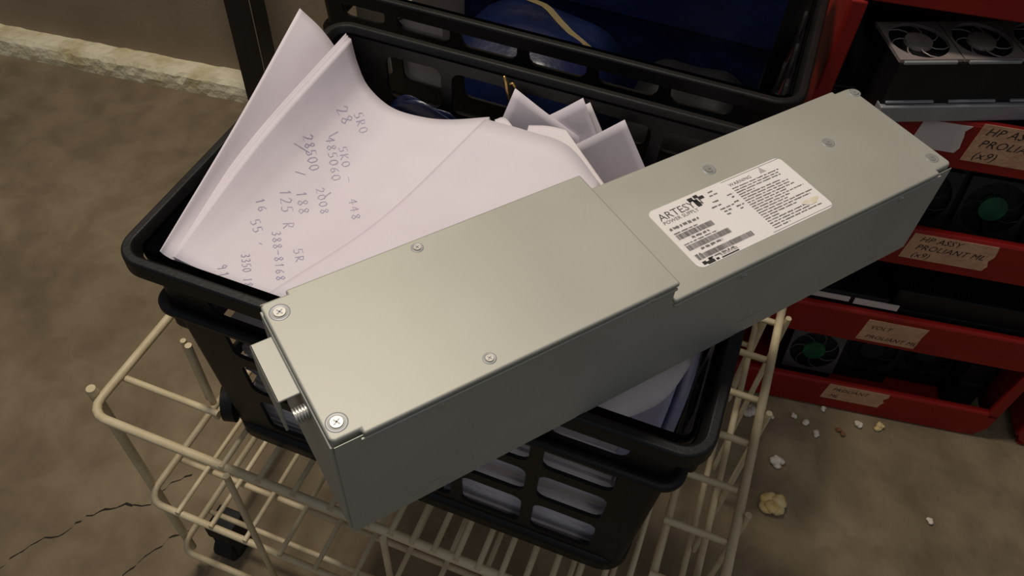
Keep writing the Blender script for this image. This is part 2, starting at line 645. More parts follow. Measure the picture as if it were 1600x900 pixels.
# piles filling the crate
def pile(x0, x1, y0, y1, z0, z1, label, n=26, rot=0.0):
    mb = MB()
    c = Vector(((x0+x1)/2, (y0+y1)/2, 0))
    for k in range(n):
        za = z0+(z1-z0)*k/n
        zb = z0+(z1-z0)*(k+0.93)/n
        T = Matrix.Translation(c+Vector((random.uniform(-.003, .003), random.uniform(-.003, .003), 0))) @ Matrix.Rotation(rot+random.uniform(-.02, .02), 4, 'Z')
        mb.box((x0-x1)/2, (x1-x0)/2, (y0-y1)/2, (y1-y0)/2, za, zb, T)
    mb.build('paper_pile', M['pile'], None)
    o = bpy.context.scene.objects[-1] if False else COL.objects[-1]
    return tag(o, label, 'paper pile', kind='stuff')


pile(0.046, 0.225, 0.040, 0.298, ZP-.2755, ZP-.092, 'dense pile of white paper filling the crate below the curled sheets')
pile(0.238, 0.392, 0.042, 0.288, ZP-.2755, ZP-.095, 'dense pile of paper filling the crate below the metal power supply', rot=0.01)

GL = 'curled sheets fanned over the crate corner'
rowsA = [
    [WF(.022, 0.000), WF(.030, -.016), WF(.058, -.031), WF(.11, -.038), WF(.17, -.040)],
    [W(.0005, .165, .0135), W(.016, .165, -.010), W(.046, .165, -.043), W(.105, .165, -.053), W(.17, .165, -.054)],
    [W(-.023, .310, .030), W(.005, .312, .003), W(.026, .310, -.032), W(.068, .308, -.062), W(.14, .308, -.066)]]
back = [PX(548, 60, .012), PX(559, 100, -.012), PX(576, 136, -.033), PX(612, 168, -.048), PX(660, 183, -.051), PX(705, 187, -.049), PX(765, 183, -.037)]
rowsC = [
    [WF(.034, -.004), WF(.042, -.010), WF(.053, -.016), WF(.078, -.021), WF(.115, -.024), WF(.15, -.025), WF(.215, -.026)],
    [W(.024, .155, .003), W(.036, .155, -.014), W(.050, .155, -.028), W(.078, .155, -.041), W(.112, .155, -.043), W(.152, .155, -.041), W(.205, .155, -.036)],
    back]
rowsA = [[Vector(p) for p in r] for r in rowsA]
rowsC = [[Vector(p) for p in r] for r in rowsC]
rowsA = [[catmull(r, i/6) for i in range(7)] for r in rowsA]
SA, _, _ = sheet('paper_sheet', rowsA, 'outermost curled white sheet whose corner pokes highest above the crate', nu=40, nv=22)
labels = ['curled white sheet directly over the outermost tall-cornered one',
          'curled white sheet midway through the fan at the crate corner',
          'curled white sheet right under the one with handwritten numbers']
SC, SCv, SCf = sheet('paper_sheet', rowsC, 'large white sheet with columns of faint handwritten numbers', nu=40, nv=22)


def under(d, e, lab):
    """a sheet lying d below the numbered sheet, its free edge reaching e further out"""
    n, m = 41, 23
    vs = []
    for b in range(m):
        for a in range(n):
            p = SCv[b*n+a]
            du = SCv[b*n+min(a+1, n-1)]-SCv[b*n+max(a-1, 0)]
            dv = SCv[min(b+1, m-1)*n+a]-SCv[max(b-1, 0)*n+a]
            nr = du.cross(dv).normalized()
            if nr.z < 0:
                nr = -nr
            f = .35+.65*min(1, b/8)
            vs.append(p-nr*d*f-du.normalized()*(e*f*max(0, 1-a/8)))
    loc = vs[0].copy()
    o = MB().add([p-loc for p in vs], SCf, True).build('paper_sheet', M['paper'], None, fix=False)
    o.location = loc
    md = o.modifiers.new('thickness', 'SOLIDIFY')
    md.thickness = 0.0004
    md.offset = 0
    return tag(o, lab, 'paper')


for d_, e_, lb in zip((.0042, .0028, .0014), (.005, .003, .001), labels):
    under(d_, e_, lb)

# sheets lying to the right of it
R1, R1v, R1f = sheet('paper_sheet', [
    [WF(.115, -.017), WF(.17, -.016), WF(.225, -.016), WF(.275, -.016)],
    [W(.140, .150, -.0385), W(.19, .143, -.029), W(.24, .135, -.025), W(.285, .128, -.024)],
    [PX(758, 186, -.0340), PX(826, 205, -.0285), PX(888, 228, -.026), PX(938, 288, -.026)]],
    'flat white sheet overlapping the right edge of the numbered sheet')
sheet('paper_sheet', [
    [PX(790, 300, -.0385), PX(815, 300, -.0375), PX(860, 310, -.037)],
    [PX(773, 187, -.0375), PX(790, 185, -.037), PX(812, 213, -.037)]],
    'white sheet with a notched corner poking out behind the flat sheet', M['paper_warm'])
sheet('paper_sheet', [
    [PX(800, 290, -.036), PX(880, 290, -.034), PX(960, 310, -.034)],
    [PX(826, 196, -.033), PX(856, 197, -.032), PX(884, 203, -.031)]],
    'white sheet with a straight top edge beside the standing sheets', M['paper_warm'])


# sheets standing against the back wall of the crate
def PXC(u, v, z):
    """as PX, kept behind the front wall of the crate"""
    p = PX(u, v, z)
    return p if p.y > .0195 else on_plane(u, v, Vector((0, .0195, 0)), Vector((0, 1, 0)))


def leaning(corners, y0, lab, material=None, lean=0.12):
    n = Vector((0, 1, -lean)).normalized()
    p0 = Vector((0, y0, ZP-.02))
    q = [on_plane(u, v, p0, n) for u, v in corners]
    a, b, c, d = q
    mid = lambda p, r: (p+r)/2 + Vector((0, -.001, 0))
    return sheet('paper_sheet', [[a, mid(a, b), b], [mid(a, d), (a+b+c+d)/4+Vector((0, -.002, 0)), mid(b, c)], [d, mid(d, c), c]], lab, material, 10, 10)


leaning([(752, 262), (905, 330), (905, 214), (805, 138)], 0.3255, 'white sheet standing with its corner up nearest the handwritten sheet', M['paper'])
leaning([(878, 322), (968, 300), (911, 153), (848, 185)], 0.3290, 'white sheet standing between two other raised corners by the crate wall', M['paper'])
leaning([(872, 322), (984, 302), (922, 160), (860, 188)], 0.3315, 'white sheet peeping out behind the middle raised corner', M['paper_warm'])
leaning([(930, 350), (1032, 315), (976, 187), (880, 235)], 0.3215, 'white sheet standing upright nearest the power supply', M['paper'])

# front right corner of the crate, below the metal case
sheet('paper_sheet', [
    [PXC(845, 640, -.020), PXC(905, 663, -.022), PXC(965, 657, -.030), PXC(1036, 626, -.036), PXC(1082, 567, -.036)],
    [W(.30, .07, -.012), W(.33, .085, -.014), W(.36, .105, -.018), W(.386, .13, -.024), W(.405, .16, -.03)],
    [W(.30, .14, -.012), W(.33, .15, -.014), W(.36, .165, -.018), W(.382, .18, -.022), W(.398, .20, -.028)]],
    'white sheet with a curled edge hanging into the crate corner', M['paper_warm'])
for dx, zt, lb in ((0.0, -.034, 'bluish white sheet leaning on the side wall of the crate'),
                   (-0.010, -.050, 'narrow bluish sheet leaning below the taller one at the crate side wall')):
    x = 0.428+dx
    sheet('paper_sheet', [
        [W(x-.028, .030, -.092), W(x-.020, .030, -.085), W(x-.004, .030, zt-.012)],
        [W(x-.026, .10, -.092), W(x-.016, .10, -.080), W(x, .10, zt)],
        [W(x-.028, .24, -.092), W(x-.020, .24, -.085), W(x-.004, .24, zt-.006)]], lb, M['paper_blue'], 8, 16)
sheet('paper_sheet', [
    [W(.262, .036, -.090), W(.33, .034, -.086), W(.376, .036, -.084)],
    [W(.262, .12, -.088), W(.33, .12, -.084), W(.376, .12, -.083)],
    [W(.262, .24, -.088), W(.33, .24, -.084), W(.376, .24, -.083)]], 'flat shaded sheet deep in the crate corner', M['paper_warm'])

# handwriting on the large sheet: pen strokes laid on the sheet surface
STK = {
    '0': [[(.5, 1), (.15, .8), (.1, .3), (.45, 0), (.85, .3), (.8, .8), (.5, 1)]],
    '1': [[(.3, .75), (.55, 1), (.45, 0)]],
    '2': [[(.1, .75), (.4, 1), (.8, .8), (.6, .45), (.1, 0), (.9, .05)]],
    '3': [[(.15, .9), (.6, 1), (.75, .75), (.4, .55), (.8, .35), (.6, .02), (.1, .1)]],
    '4': [[(.6, 0), (.65, 1), (.1, .35), (.95, .4)]],
    '5': [[(.85, 1), (.3, .98), (.2, .55), (.7, .55), (.8, .2), (.4, 0), (.1, .1)]],
    '6': [[(.75, .95), (.3, .65), (.15, .25), (.45, 0), (.8, .2), (.6, .5), (.2, .35)]],
    '8': [[(.5, .5), (.2, .8), (.5, 1), (.8, .8), (.5, .5), (.15, .2), (.5, 0), (.85, .2), (.5, .5)]],
    '9': [[(.8, .7), (.5, 1), (.2, .75), (.5, .5), (.8, .8), (.6, 0)]],
    'V': [[(.1, 1), (.45, 0), (.9, 1)]],
    'K': [[(.2, 1), (.15, 0)], [(.85, 1), (.2, .45), (.9, 0)]],
    'L': [[(.2, 1), (.15, .05), (.85, 0)]],
    'R': [[(.15, 0), (.2, 1), (.75, .85), (.6, .5), (.2, .5), (.85, 0)]],
    '-': [[(.1, .5), (.9, .5)]],
    '/': [[(.1, 0), (.9, 1)]],
    ' ': [],
}
bvh = BVHTree.FromPolygons([tuple(v) for v in SCv], SCf)


def write(px, d, s, hpx, wpx, thick=0.00036):
    """handwriting starting at pixel px, running along pixel direction d"""
    d = Vector(d).normalized()
    upv = Vector((d.y, -d.x))
    mb = MB()
    for i, ch in enumerate(s):
        for st in STK.get(ch, []):
            pts = []
            for a, b in zip(st, st[1:]):
                for k in range(3):
                    pts.append((a[0]+(b[0]-a[0])*k/3, a[1]+(b[1]-a[1])*k/3))
            pts.append(st[-1])
            P = []
            for qx, qy in pts:
                u = px[0]+d.x*(i+qx*.8)*wpx+upv.x*qy*hpx
                v = px[1]+d.y*(i+qx*.8)*wpx+upv.y*qy*hpx
                h, nrm, _, _ = bvh.ray_cast(CAM, ray(u, v).normalized())
                if h is None:
                    continue
                if nrm.dot(CAM-h) < 0:
                    nrm = -nrm
                P.append((h+nrm*0.0006, nrm))
            vs = []
            for k, (p, n_) in enumerate(P):
                t = (P[min(k+1, len(P)-1)][0]-P[max(k-1, 0)][0])
                if t.length < 1e-6:
                    t = Vector((1, 0, 0))
                side = t.normalized().cross(n_)*thick
                vs += [p-side, p+side]
            if len(P) > 1:
                mb.add(vs, [(2*k, 2*k+1, 2*k+3, 2*k+2) for k in range(len(P)-1)])
    if mb.v:
        loc = SC.location
        mb.v = [p-loc for p in mb.v]
        mb.build('handwriting', M['ink'], SC, fix=False)


for px, d, s, h, w in [((524, 170), (.45, 1), '28', 18, 16), ((552, 178), (.3, 1), '5R0', 14, 12), ((508, 215), (.15, 1), '485060', 14, 12),
                       ((528, 230), (.2, 1), '5K0 -', 13, 12), ((544, 312), (.2, 1), '448', 13, 12), ((472, 212), (.2, 1), '28500', 16, 12), ((493, 295), (.2, 1), '2008', 13, 11),
                       ((462, 300), (.15, 1), '188 ', 16, 13), ((436, 297), (.1, 1), '125 R', 18, 13), ((398, 312), (.3, 1), '16', 14, 12),
                       ((390, 345), (.3, 1), '55', 15, 12), ((424, 362), (.1, 1), '388-8168', 14, 10), ((458, 390), (.2, 1), '5R 48', 14, 12),
                       ((376, 398), (.1, 1), '3350 1888', 14, 7.5), ((338, 415), (.25, 1), '91', 16, 12)]:
    write(px, d, s, h, w)
for a, b in (((455, 222), (494, 246)), ((458, 268), (484, 276)), ((512, 215), (534, 203)), ((505, 310), (522, 298)), ((404, 380), (411, 384))):
    L_ = math.hypot(b[0]-a[0], b[1]-a[1])
    write(a, (b[0]-a[0], b[1]-a[1]), '-', 1.0, L_)

# ------------------------------------------------------------------ power supply
S = 0.45
ex = Vector((math.cos(.907929), math.sin(.907929), 0))
ey0 = Vector((-math.sin(.907929), math.cos(.907929), 0))
ez = ex.cross(ey0).normalized()
ey = ez.cross(ex)
PO = Vector((.582822*S, -.277684*S, ZR-.0006))
PL, PW, PH, PST, PSL = 1.063512*S, .235762*S, .233524*S, .039129*S, .48626*S
PB = Matrix((ex, ey, ez)).transposed().to_4x4()
PB = Matrix.Translation(PO) @ PB
psu = empty('power_supply', PO, 'long grey metal power supply case lying across the crate rim', 'power supply', basis=PB)
PBI = PB.inverted()


def loc_top(u, v, h):
    p = on_plane(u, v, PO+ez*h, ez)
    q = PBI @ p
    return q.x, q.y


def loc_side(u, v):
    p = on_plane(u, v, PO, ey)
    q = PBI @ p
    return q.x, q.z


H2 = PH-PST
mb = MB()
prof = [(0.0, 0.0), (PL, 0.0), (PL, H2-.0032), (PSL, H2-.0032), (PSL, PH-.0032), (0.0, PH-.0032)]
vs = [Vector((x, y, z)) for y in (0.0008, PW-.0008) for x, z in prof]
mb.add(vs, [(5, 4, 3, 2, 1, 0), (6, 7, 8, 9, 10, 11)] + [(i, (i+1) % 6, 6+(i+1) % 6, 6+i) for i in range(6)])
case = mb.build('case', M['zinc'], psu)


def cover(x0, x1, h, name, notch0, notch1):
    """folded lid: plate with cut-back corner notches and turned-down edges"""
    e = 0.0005
    nl = 0.0165
    ax0 = x0+(nl if notch0 else 0)
    ax1 = x1-(nl if notch1 else 0)
    poly = [(ax0, -e)]
    poly += [(ax1, -e)]
    if notch1:
        poly += [(ax1, .0028), (x1-.002, .0028), (x1, .005), (x1, PW-.005), (x1-.002, PW-.0028), (ax1, PW-.0028)]
    poly += [(ax1, PW+e), (ax0, PW+e)]
    if notch0:
        poly += [(ax0, PW-.0028), (x0+.002, PW-.0028), (x0, PW-.005), (x0, .005), (x0+.002, .0028), (ax0, .0028)]
    b = MB().prism(poly, h-.0038, h)
    return b.build(name, M['zinc'], psu, bevel=0.0016, seg=4)


cut = MB()
for nx_, ny_, nz_ in ((-.001, -.001, PH), (-.001, PW-.0034, PH), (PL-.0158, -.001, H2), (PL-.0158, PW-.0034, H2)):
    cut.box(nx_, nx_+.0168, ny_ + (.0022 if ny_ < 0 else 0), ny_+(.0044 if ny_ < 0 else .0022), nz_-.012, nz_+.001)
for (u0, v0), (u1, v1) in (((672, 757), (698, 743)), ((644, 777), (670, 765)), ((1150, 506), (1169, 497)), ((1173, 494), (1192, 486)), ((1350, 412), (1372, 400)), ((1440, 352), (1452, 344)), ((1456, 283), (1468, 277))):
    x0, z0 = loc_side(u0, v0)
    x1, z1 = loc_side(u1, v1)
    zm = max((z0+z1)/2, .0022)
    cut.box(x0, x1, -.002, .006, zm-.00045, zm+.00045)
cutter = cut.build('cutter', M['zinc'], psu)
bpy.context.view_layer.update()
md = case.modifiers.new('slots', 'BOOLEAN')
md.operation = 'DIFFERENCE'
md.solver = 'EXACT'
md.use_self = True
md.use_hole_tolerant = True
md.object = cutter
bpy.context.view_layer.update()
cm = bpy.data.meshes.new_from_object(case.evaluated_get(bpy.context.evaluated_depsgraph_get()))
case.modifiers.clear()
case.data = cm
cm.name = 'case'
bpy.data.objects.remove(cutter, do_unlink=True)
cover(-0.0008, PSL+.0012, PH, 'lid', True, False)
cover(PSL+.0016, PL+.0008, H2, 'lower_lid', False, True)
# thin pressed seams along the side where the lids fold over
mb = MB()
mb.box(0.014, PSL, -.0009, .0006, PH-.0062, PH-.0044)
mb.build('lid_seam', M['zinc'], psu, bevel=0.0004)
mb = MB()
mb.box(PSL+.002, PL-.012, -.0009, .0006, H2-.0062, H2-.0044)
mb.build('lid_seam', M['zinc'], psu, bevel=0.0004)
# end plate, bracket, thumbscrew
mb = MB()
mb.box(-.0016, .0002, .003, PW-.003, .002, PH-.006)
mb.build('end_plate', M['zinc'], psu, bevel=0.0005)
hb = PH-.010
c4 = [loc_top(u, v, hb) for u, v in ((390, 540), (442, 518), (483, 605), (432, 630))]
by0 = min(c4[2][1], c4[3][1])
by1 = max(c4[0][1], c4[1][1])
bx0 = (c4[0][0]+c4[3][0])/2
mb = MB()
mb.box(bx0, 0.0, by0, by1, hb-.0016, hb)
mb.box(bx0, bx0+.0016, by0, by1, hb-.030, hb)
mb.build('handle_bracket', M['zinc'], psu, bevel=0.0006)
sx, sy = loc_top(468, 648, PH-.016)
ts = MB()
ts.cyl((sx-.002, sy, PH-.016), (1, 0, 0), .0030, .0030, -sx+.004, 14)
t_ = ts.build('thumbscrew', M['screw'], psu)
ts = MB()
for k in range(5):
    ts.cyl((sx-.003+.0016*k, sy, PH-.016), (1, 0, 0), .0046, .0046, .0010, 14)
ts.build('thumbscrew_head', M['screw'], t_)


def screw(cx, cy, h, R, washer):
    mb = MB()
    mb.cyl((cx, cy, h-.0004), (0, 0, 1), R, R*.86, .0011, 24)
    s = mb.build('screw', M['screw'], psu, bevel=0.0002)
    m2 = MB()
    for a in (0.5, 0.5+math.pi/2):
        T = Matrix.Translation(Vector((cx, cy, h+.0005))) @ Matrix.Rotation(a, 4, 'Z')
        m2.box(-R*.55, R*.55, -R*.10, R*.10, 0, .00035, T)
    m2.build('cross_recess', M['steel'], s)
    if washer:
        n = 28
        vs = []
        for r, z in ((R*1.05, .0001), (R*1.35, .0004), (R*1.5, .0001)):
            vs += [(cx+r*math.cos(2*math.pi*k/n), cy+r*math.sin(2*math.pi*k/n), h+z) for k in range(n)]
        fs = [(j*n+k, j*n+(k+1) % n, (j+1)*n+(k+1) % n, (j+1)*n+k) for j in range(2) for k in range(n)]
        MB().add(vs, fs, True).build('countersink_ring', M['steel'], s)


for u, v in ((437, 488), (526, 660)):
    screw(*loc_top(u, v, PH), PH, .0040, True)
for u, v in ((652, 387), (765, 560)):
    screw(*loc_top(u, v, PH), PH, .0026, True)
for u, v in ((1108, 265), (1294, 223), (1335, 145), (1456, 247)):
    screw(*loc_top(u, v, H2), H2, .0033, True)
# pressed dimples and slots on the long side
for u, v in ((692, 632), (1018, 471), (1165, 430), (1410, 310)):
    x, z = loc_side(u, v)
    MB().cyl((x, 0.001, z), (0, -1, 0), .0034, .0028, .0014, 16).build('side_rivet', M['zinc'], psu)
    MB().cyl((x, -0.0003, z), (0, -1, 0), .0014, .0012, .0006, 12).build('rivet_centre', M['screw'], psu)

# printed label on the lower lid
C = [loc_top(u, v, H2) for u, v in ((1012, 336), (1218, 241), (1297, 322), (1096, 424))]
lx0 = (C[0][0]+C[3][0])/2
lx1 = (C[1][0]+C[2][0])/2
ly0 = (C[2][1]+C[3][1])/2
ly1 = (C[0][1]+C[1][1])/2
LW, LH = lx1-lx0, ly1-ly0
lab = MB().prism(rrect(lx0, lx1, ly0, ly1, .005), H2-.0001, H2+.00025).build('label_sticker', M['label'], psu)
lab['label'] = 'white printed label'
hz = H2+.00040


def lp(px, py):
    """label coordinates 0..1 (x along, y down from the top) to local"""
    return lx0+px*LW, ly1-py*LH


def quad(mb, x0, x1, y0, y1):
    a = lp(x0, y0)
    b = lp(x1, y1)
    mb.add([(a[0], b[1], hz), (b[0], b[1], hz), (b[0], a[1], hz), (a[0], a[1], hz)], [(0, 1, 2, 3)])


def ltext(s, px, py, size, m, shear=0.0, name='printed_text', sp_=1.0):
    vs, fs = text_mesh(s, size, shear, sp_)
    a = lp(px, py)
    MB().add([(a[0]+p.x, a[1]+p.y, hz) for p in vs], fs).build(name, m, lab, fix=False)


ltext('ARTESYN', .035, .20, .0088, M['print'], 0.0, 'brand_lettering', 1.0)
mb = MB()
for x, y, w, h in ((.27, .05, .035, .06), (.295, .10, .03, .12), (.34, .08, .035, .05), (.315, .04, .03, .05)):
    quad(mb, x, x+w, y, y+h)
mb.build('brand_mark', M['print_dark'], lab, fix=False)
ltext('POWER SUPPLY', .035, .27, .0042, M['print'])
ltext('MODEL 7000', .035, .385, .0052, M['print']) if False else None


def dashes(x0, x1, y, h, m, seed, lo=.012, hi=.045):
    rr = random.Random(seed)
    mb = MB()
    x = x0
    while x < x1:
        w = min(rr.uniform(lo, hi), x1-x)
        # letter-sized ticks within each word
        t = x
        while t < x+w:
            q = min(.0052, x+w-t)
            quad(mb, t, t+q, y+h*rr.uniform(0, .25), y+h*rr.uniform(.75, 1))
            t += q+.0016
        x += w+.009
    mb.build('text_line', m, lab, fix=False)


dashes(.035, .24, .335, .050, M['print'], 1)
dashes(.035, .20, .425, .025, M['print'], 2)


def bars(x0, x1, y0, y1, seed):
    rr = random.Random(seed)
    mb = MB()
    x = x0
    while x < x1:
        w = rr.choice((.0016, .0016, .0032))
        quad(mb, x, x+w, y0, y1)
        x += w+rr.choice((.0016, .0016, .0030))
    mb.build('barcode', M['barcode'], lab, fix=False)


bars(.035, .285, .46, .54, 3)
dashes(.11, .23, .555, .04, M['print'], 4)
dashes(.035, .27, .615, .022, M['print'], 5)
bars(.035, .335, .65, .73, 6)
dashes(.10, .25, .745, .04, M['print'], 7)
dashes(.035, .075, .80, .025, M['print'], 8)
bars(.035, .43, .82, .895, 9)
dashes(.09, .27, .905, .03, M['print'], 10)
mb = MB()
for x, y, w, h in ((.040, .925, .025, .05), (.065, .945, .05, .045), (.085, .915, .025, .03), (.125, .955, .02, .03), (.16, .972, .12, .018)):
    quad(mb, x, x+w, y, y+h)
mb.build('approval_marks', M['print_dark'], lab, fix=False)
mb = MB()
for x, w in ((.165, .012), (.182, .022), (.209, .022), (.236, .012), (.253, .030)):
    quad(mb, x, x+w, .925, .960)
mb.build('approval_marks', M['print_light'], lab, fix=False)
for k, (x, y, w) in enumerate(((.415, .07, .035), (.405, .13, .06), (.39, .23, .045), (.355, .30, .07), (.50, .22, .045), (.515, .27, .02), (.39, .37, .10), (.50, .35, .04), (.40, .42, .05), (.49, .42, .055), (.40, .47, .025), (.50, .47, .02))):
    dashes(x, x+w, y, .028, M['print'], 20+k, .02, .04)
ltext('WARNING', .565, .135, .0040, M['print'], 0, 'printed_text', 1.05)
mb = MB()
quad(mb, .535, .985, .022, .027)
mb.build('border_line', M['print'], lab, fix=False)
mb = MB()
quad(mb, .535, .985, .972, .977)
mb.build('border_line', M['print'], lab, fix=False)
a0, b0, c0 = lp(.80, .13), lp(.85, .13), lp(.825, .03)
MB().add([(a0[0], a0[1], hz), (b0[0], b0[1], hz), (c0[0], c0[1], hz)], [(0, 1, 2)]).build('warning_triangle', M['print_light'], lab, fix=False)
for k, w in enumerate((.36, .34, .34, .12, .30, .35, .35, .36, .28, .40, .28, .24, .42, .38, .26, .11, .34, .30, .38, .12)):
    dashes(.565, .565+w, .165+.0395*k, .021, M['print'], 50+k, .02, .07)
q = lp(.90, .80)
MB().prism([(q[0]+.007*math.cos(t)*(1+.25*math.sin(3*t)), q[1]+.0028*math.sin(t)) for t in [2*math.pi*k/18 for k in range(18)]], hz+.0001, hz+.00015).build('stain', M['stain'], lab)


# ------------------------------------------------------------------ red bins
BY = math.radians(9.0)
BM = Matrix.Translation(Vector((0.770, 0.657, 0))) @ Matrix.Rotation(BY, 4, 'Z')
BN = (BM.to_3x3() @ Vector((0, 1, 0)))
BP = Vector((0.770, 0.657, 0))
BMI = BM.inverted()
B0, B1 = -0.296, 0.192
LIPH = 0.067


def bpx(u, v, off=0.0):
    q = BMI @ on_plane(u, v, BP+BN*off, BN)
    return q.x, q.z


def bin_(z0, x0, x1, label, pitch, group=None, dep=0.36):
    root = empty('storage_bin', (0, 0, 0), label, 'bin', basis=BM @ Matrix.Translation(Vector(((x0+x1)/2, dep/2, z0))), group=group)
    cx = (x0+x1)/2
    hw = (x1-x0)/2
    hgt = pitch-.002
    c = .030
    # front lip: bottom corners rounded off
    poly = [(-hw+c, 0), (hw-c, 0), (hw-c*.3, c*.35), (hw, c), (hw, LIPH), (-hw, LIPH), (-hw, c), (-hw+c*.3, c*.35)]
    R = Matrix.Translation(Vector((0, -dep/2+.004, 0))) @ Matrix.Rotation(math.pi/2, 4, 'X')
    MB().prism(poly, 0, .006, R).build('front_lip', M['red'], root, bevel=0.002)
    MB().box(-hw+.004, hw-.004, -dep/2-.0010, -dep/2+.010, LIPH-.002, LIPH+.002).build('lip_edge', M['red'], root, bevel=0.002)
    for s in (-1, 1):
        x = s*hw
        MB().box(min(x, x-s*.004), max(x, x-s*.004), -dep/2+.002, dep/2, c*.7, hgt).build('side_wall', M['red'], root)
        MB().box(min(x, x-s*.018), max(x, x-s*.018), -dep/2-.002, -dep/2+.008, LIPH-.01, hgt).build('front_post', M['red'], root, bevel=0.002)
    MB().box(-hw+.012, hw-.012, -dep/2, dep/2, 0.0, .004).build('base', M['red'], root)
    MB().box(-hw, hw, dep/2-.004, dep/2, 0.0, hgt).build('back_wall', M['red'], root)
    return root


BZ = [0.003, 0.193, 0.376, 0.556, 0.757]
blab = ['lowest red stacking bin standing on the floor, fans inside', 'red stacking bin second from the floor, holding black units',
        'red stacking bin third from the floor, with green-hubbed fans inside', 'red stacking bin fourth from the floor, holding a long fan tray',
        'topmost red stacking bin above the long fan tray']
bins = [bin_(z, B0, B1, l, p) for z, l, p in zip(BZ, blab, (.190, .183, .180, .201, .187))]
for k in range(2):
    bin_(BZ[k], B1+.050, B1+.050+.494, ['red bin on the floor in the neighbouring stack', 'red bin second from the floor in the neighbouring stack'][k], (.190, .183)[k])


# tape labels on the lips
def tape(root, pix, lines, name='tape_label', m='tape', size=.013):
    q = [bpx(u, v, -.003) for u, v in pix]
    x0 = (q[0][0]+q[3][0])/2
    x1 = (q[1][0]+q[2][0])/2
    z0 = (q[2][1]+q[3][1])/2
    z1 = (q[0][1]+q[1][1])/2
    rnd = random.Random(int(x0*1000))
    edge = []
    for k in range(6):
        edge.append((x1+rnd.uniform(-.004, .004), z0+(z1-z0)*k/5))
    poly = [(x0, z0)] + edge + [(x0+.004, z1)]
    inv = root.matrix_basis.inverted() @ BM
    R = inv @ Matrix.Translation(Vector((0, -.0020, 0))) @ Matrix.Rotation(math.pi/2, 4, 'X')
    t = MB().prism(poly, 0, .0006, R).build(name, M[m], root)
    n = len(lines)
    for i, s in enumerate(lines):
        if not s:
            continue
        vs, fs = text_mesh(s, size, 0.35, 1.05)
        xs = x0+(x1-x0)*.12
        zl = z1-(z1-z0)*(i+.85)/(n+.15)
        vs = [R @ Vector((xs+p.x, zl+p.y, .0009)) for p in vs]
        MB().add(vs, fs).build('handwriting', M['ink_black'], t, fix=False)
    return t


tape(bins[0], ((1290, 600), (1385, 616), (1378, 638), (1283, 621)), ['PROLIANT', 'ML'], size=.012)
tape(bins[1], ((1349, 500), (1452, 515), (1428, 541), (1338, 534)), ['VOLT', 'PROLIANT ML'], size=.012)
tape(bins[2], ((1424, 366), (1570, 387), (1532, 422), (1403, 402)), ['HP ASSY', 'PROLIANT ML', '(x9)'], size=.014)
tape(bins[3], ((1536, 194), (1640, 210), (1610, 272), (1500, 246)), ['HP ASSY', 'PROLIANT-ML', '(x9)'], size=.016)
tape(bins[3], ((1440, 190), (1513, 193), (1498, 246), (1418, 222)), [], 'blank_sticker', 'sticker')


# ------------------------------------------------------------------ fans and other spares in the bins
def fan(T, s, root, hub='fan_grey', frame_m='fan_grey', spokes=7):
    """square fan, side s, in the local xy plane facing +z; parts parented to root"""
    n = 32
    h = s/2
    r = s*.46
    vs = []
    for z in (0, .004):
        for k in range(n):
            a = 2*math.pi*k/n
            c, d = math.cos(a), math.sin(a)
            m = max(abs(c), abs(d))
            vs.append(T @ Vector((h*c/m, h*d/m, z)))
        for k in range(n):
            a = 2*math.pi*k/n
            vs.append(T @ Vector((r*math.cos(a), r*math.sin(a), z)))
    fs = []
    for k in range(n):
        l = (k+1) % n
        fs += [(2*n+k, 2*n+l, 3*n+l, 3*n+k), (k, n+k, n+l, l), (k, l, 2*n+l, 2*n+k), (n+k, 3*n+k, 3*n+l, n+l)]
    fr = MB().add(vs, fs).build('fan_frame', M[frame_m], root, True)
    MB().cyl(T @ Vector((0, 0, -.002)), (T.to_3x3() @ Vector((0, 0, 1))), s*.22, s*.21, .006, 20).build('fan_hub', M[hub], root, True)
    mb = MB()
    for k in range(spokes):
        a = 2*math.pi*k/spokes
        p = [T @ Vector((rr*math.cos(a+b), rr*math.sin(a+b), .002)) for rr, b in ((s*.17, 0), (s*.28, .12), (s*.38, .32), (s*.47, .6))]
        mb.tube(p, s*.011, 6)
    mb.build('fan_guard', M[frame_m], root, True)
    for k in range(7):
        a = 2*math.pi*k/7
        q = [T @ Vector((rr*math.cos(a+b), rr*math.sin(a+b), z)) for rr, b, z in ((s*.18, 0, -.012), (s*.44, .1, -.012), (s*.44, .7, -.020), (s*.18, .6, -.020))]
        MB().add(q, [(0, 1, 2, 3)]).build('fan_blade', M['black_dk'], root, True, fix=False)
    return fr


# long fan tray in the fourth bin
f0 = at(1385, 163, 0.650)
f1 = at(1600, 160, 0.650)
d = (f1-f0)
ang = math.atan2(d.y, d.x)
f0 = f0 - d.normalized()*.010
TB = Matrix.Translation(f0) @ Matrix.Rotation(ang, 4, 'Z')
tray = empty('fan_tray', f0, 'long black server fan tray with grey steel guards on a steel bar', 'fan tray', basis=TB)
TL = 0.24
MB().box(0.004, TL, 0.002, .078, -.0235, .054).build('housing', M['black_dk'], tray, bevel=0.001)
MB().box(.003, TL+.002, -.004, .010, -.0235, -.001).build('steel_bar', M['steel'], tray, bevel=0.0015)
for k in range(3):
    T = TB @ Matrix.Translation(Vector((.040+.076*k, .040, .0545)))
    fan(T, .074, tray)
    MB().box(.008+.076*k, .070+.076*k, -.0005, .003, .0535, .0575).build('guard_edge', M['steel'], tray, bevel=0.001)
    MB().box(.008+.076*k, .066+.076*k, -.0008, .003, .001, .004).build('guard_edge', M['steel'], tray, bevel=0.001)
# it rests on a black unit lying in the same bin


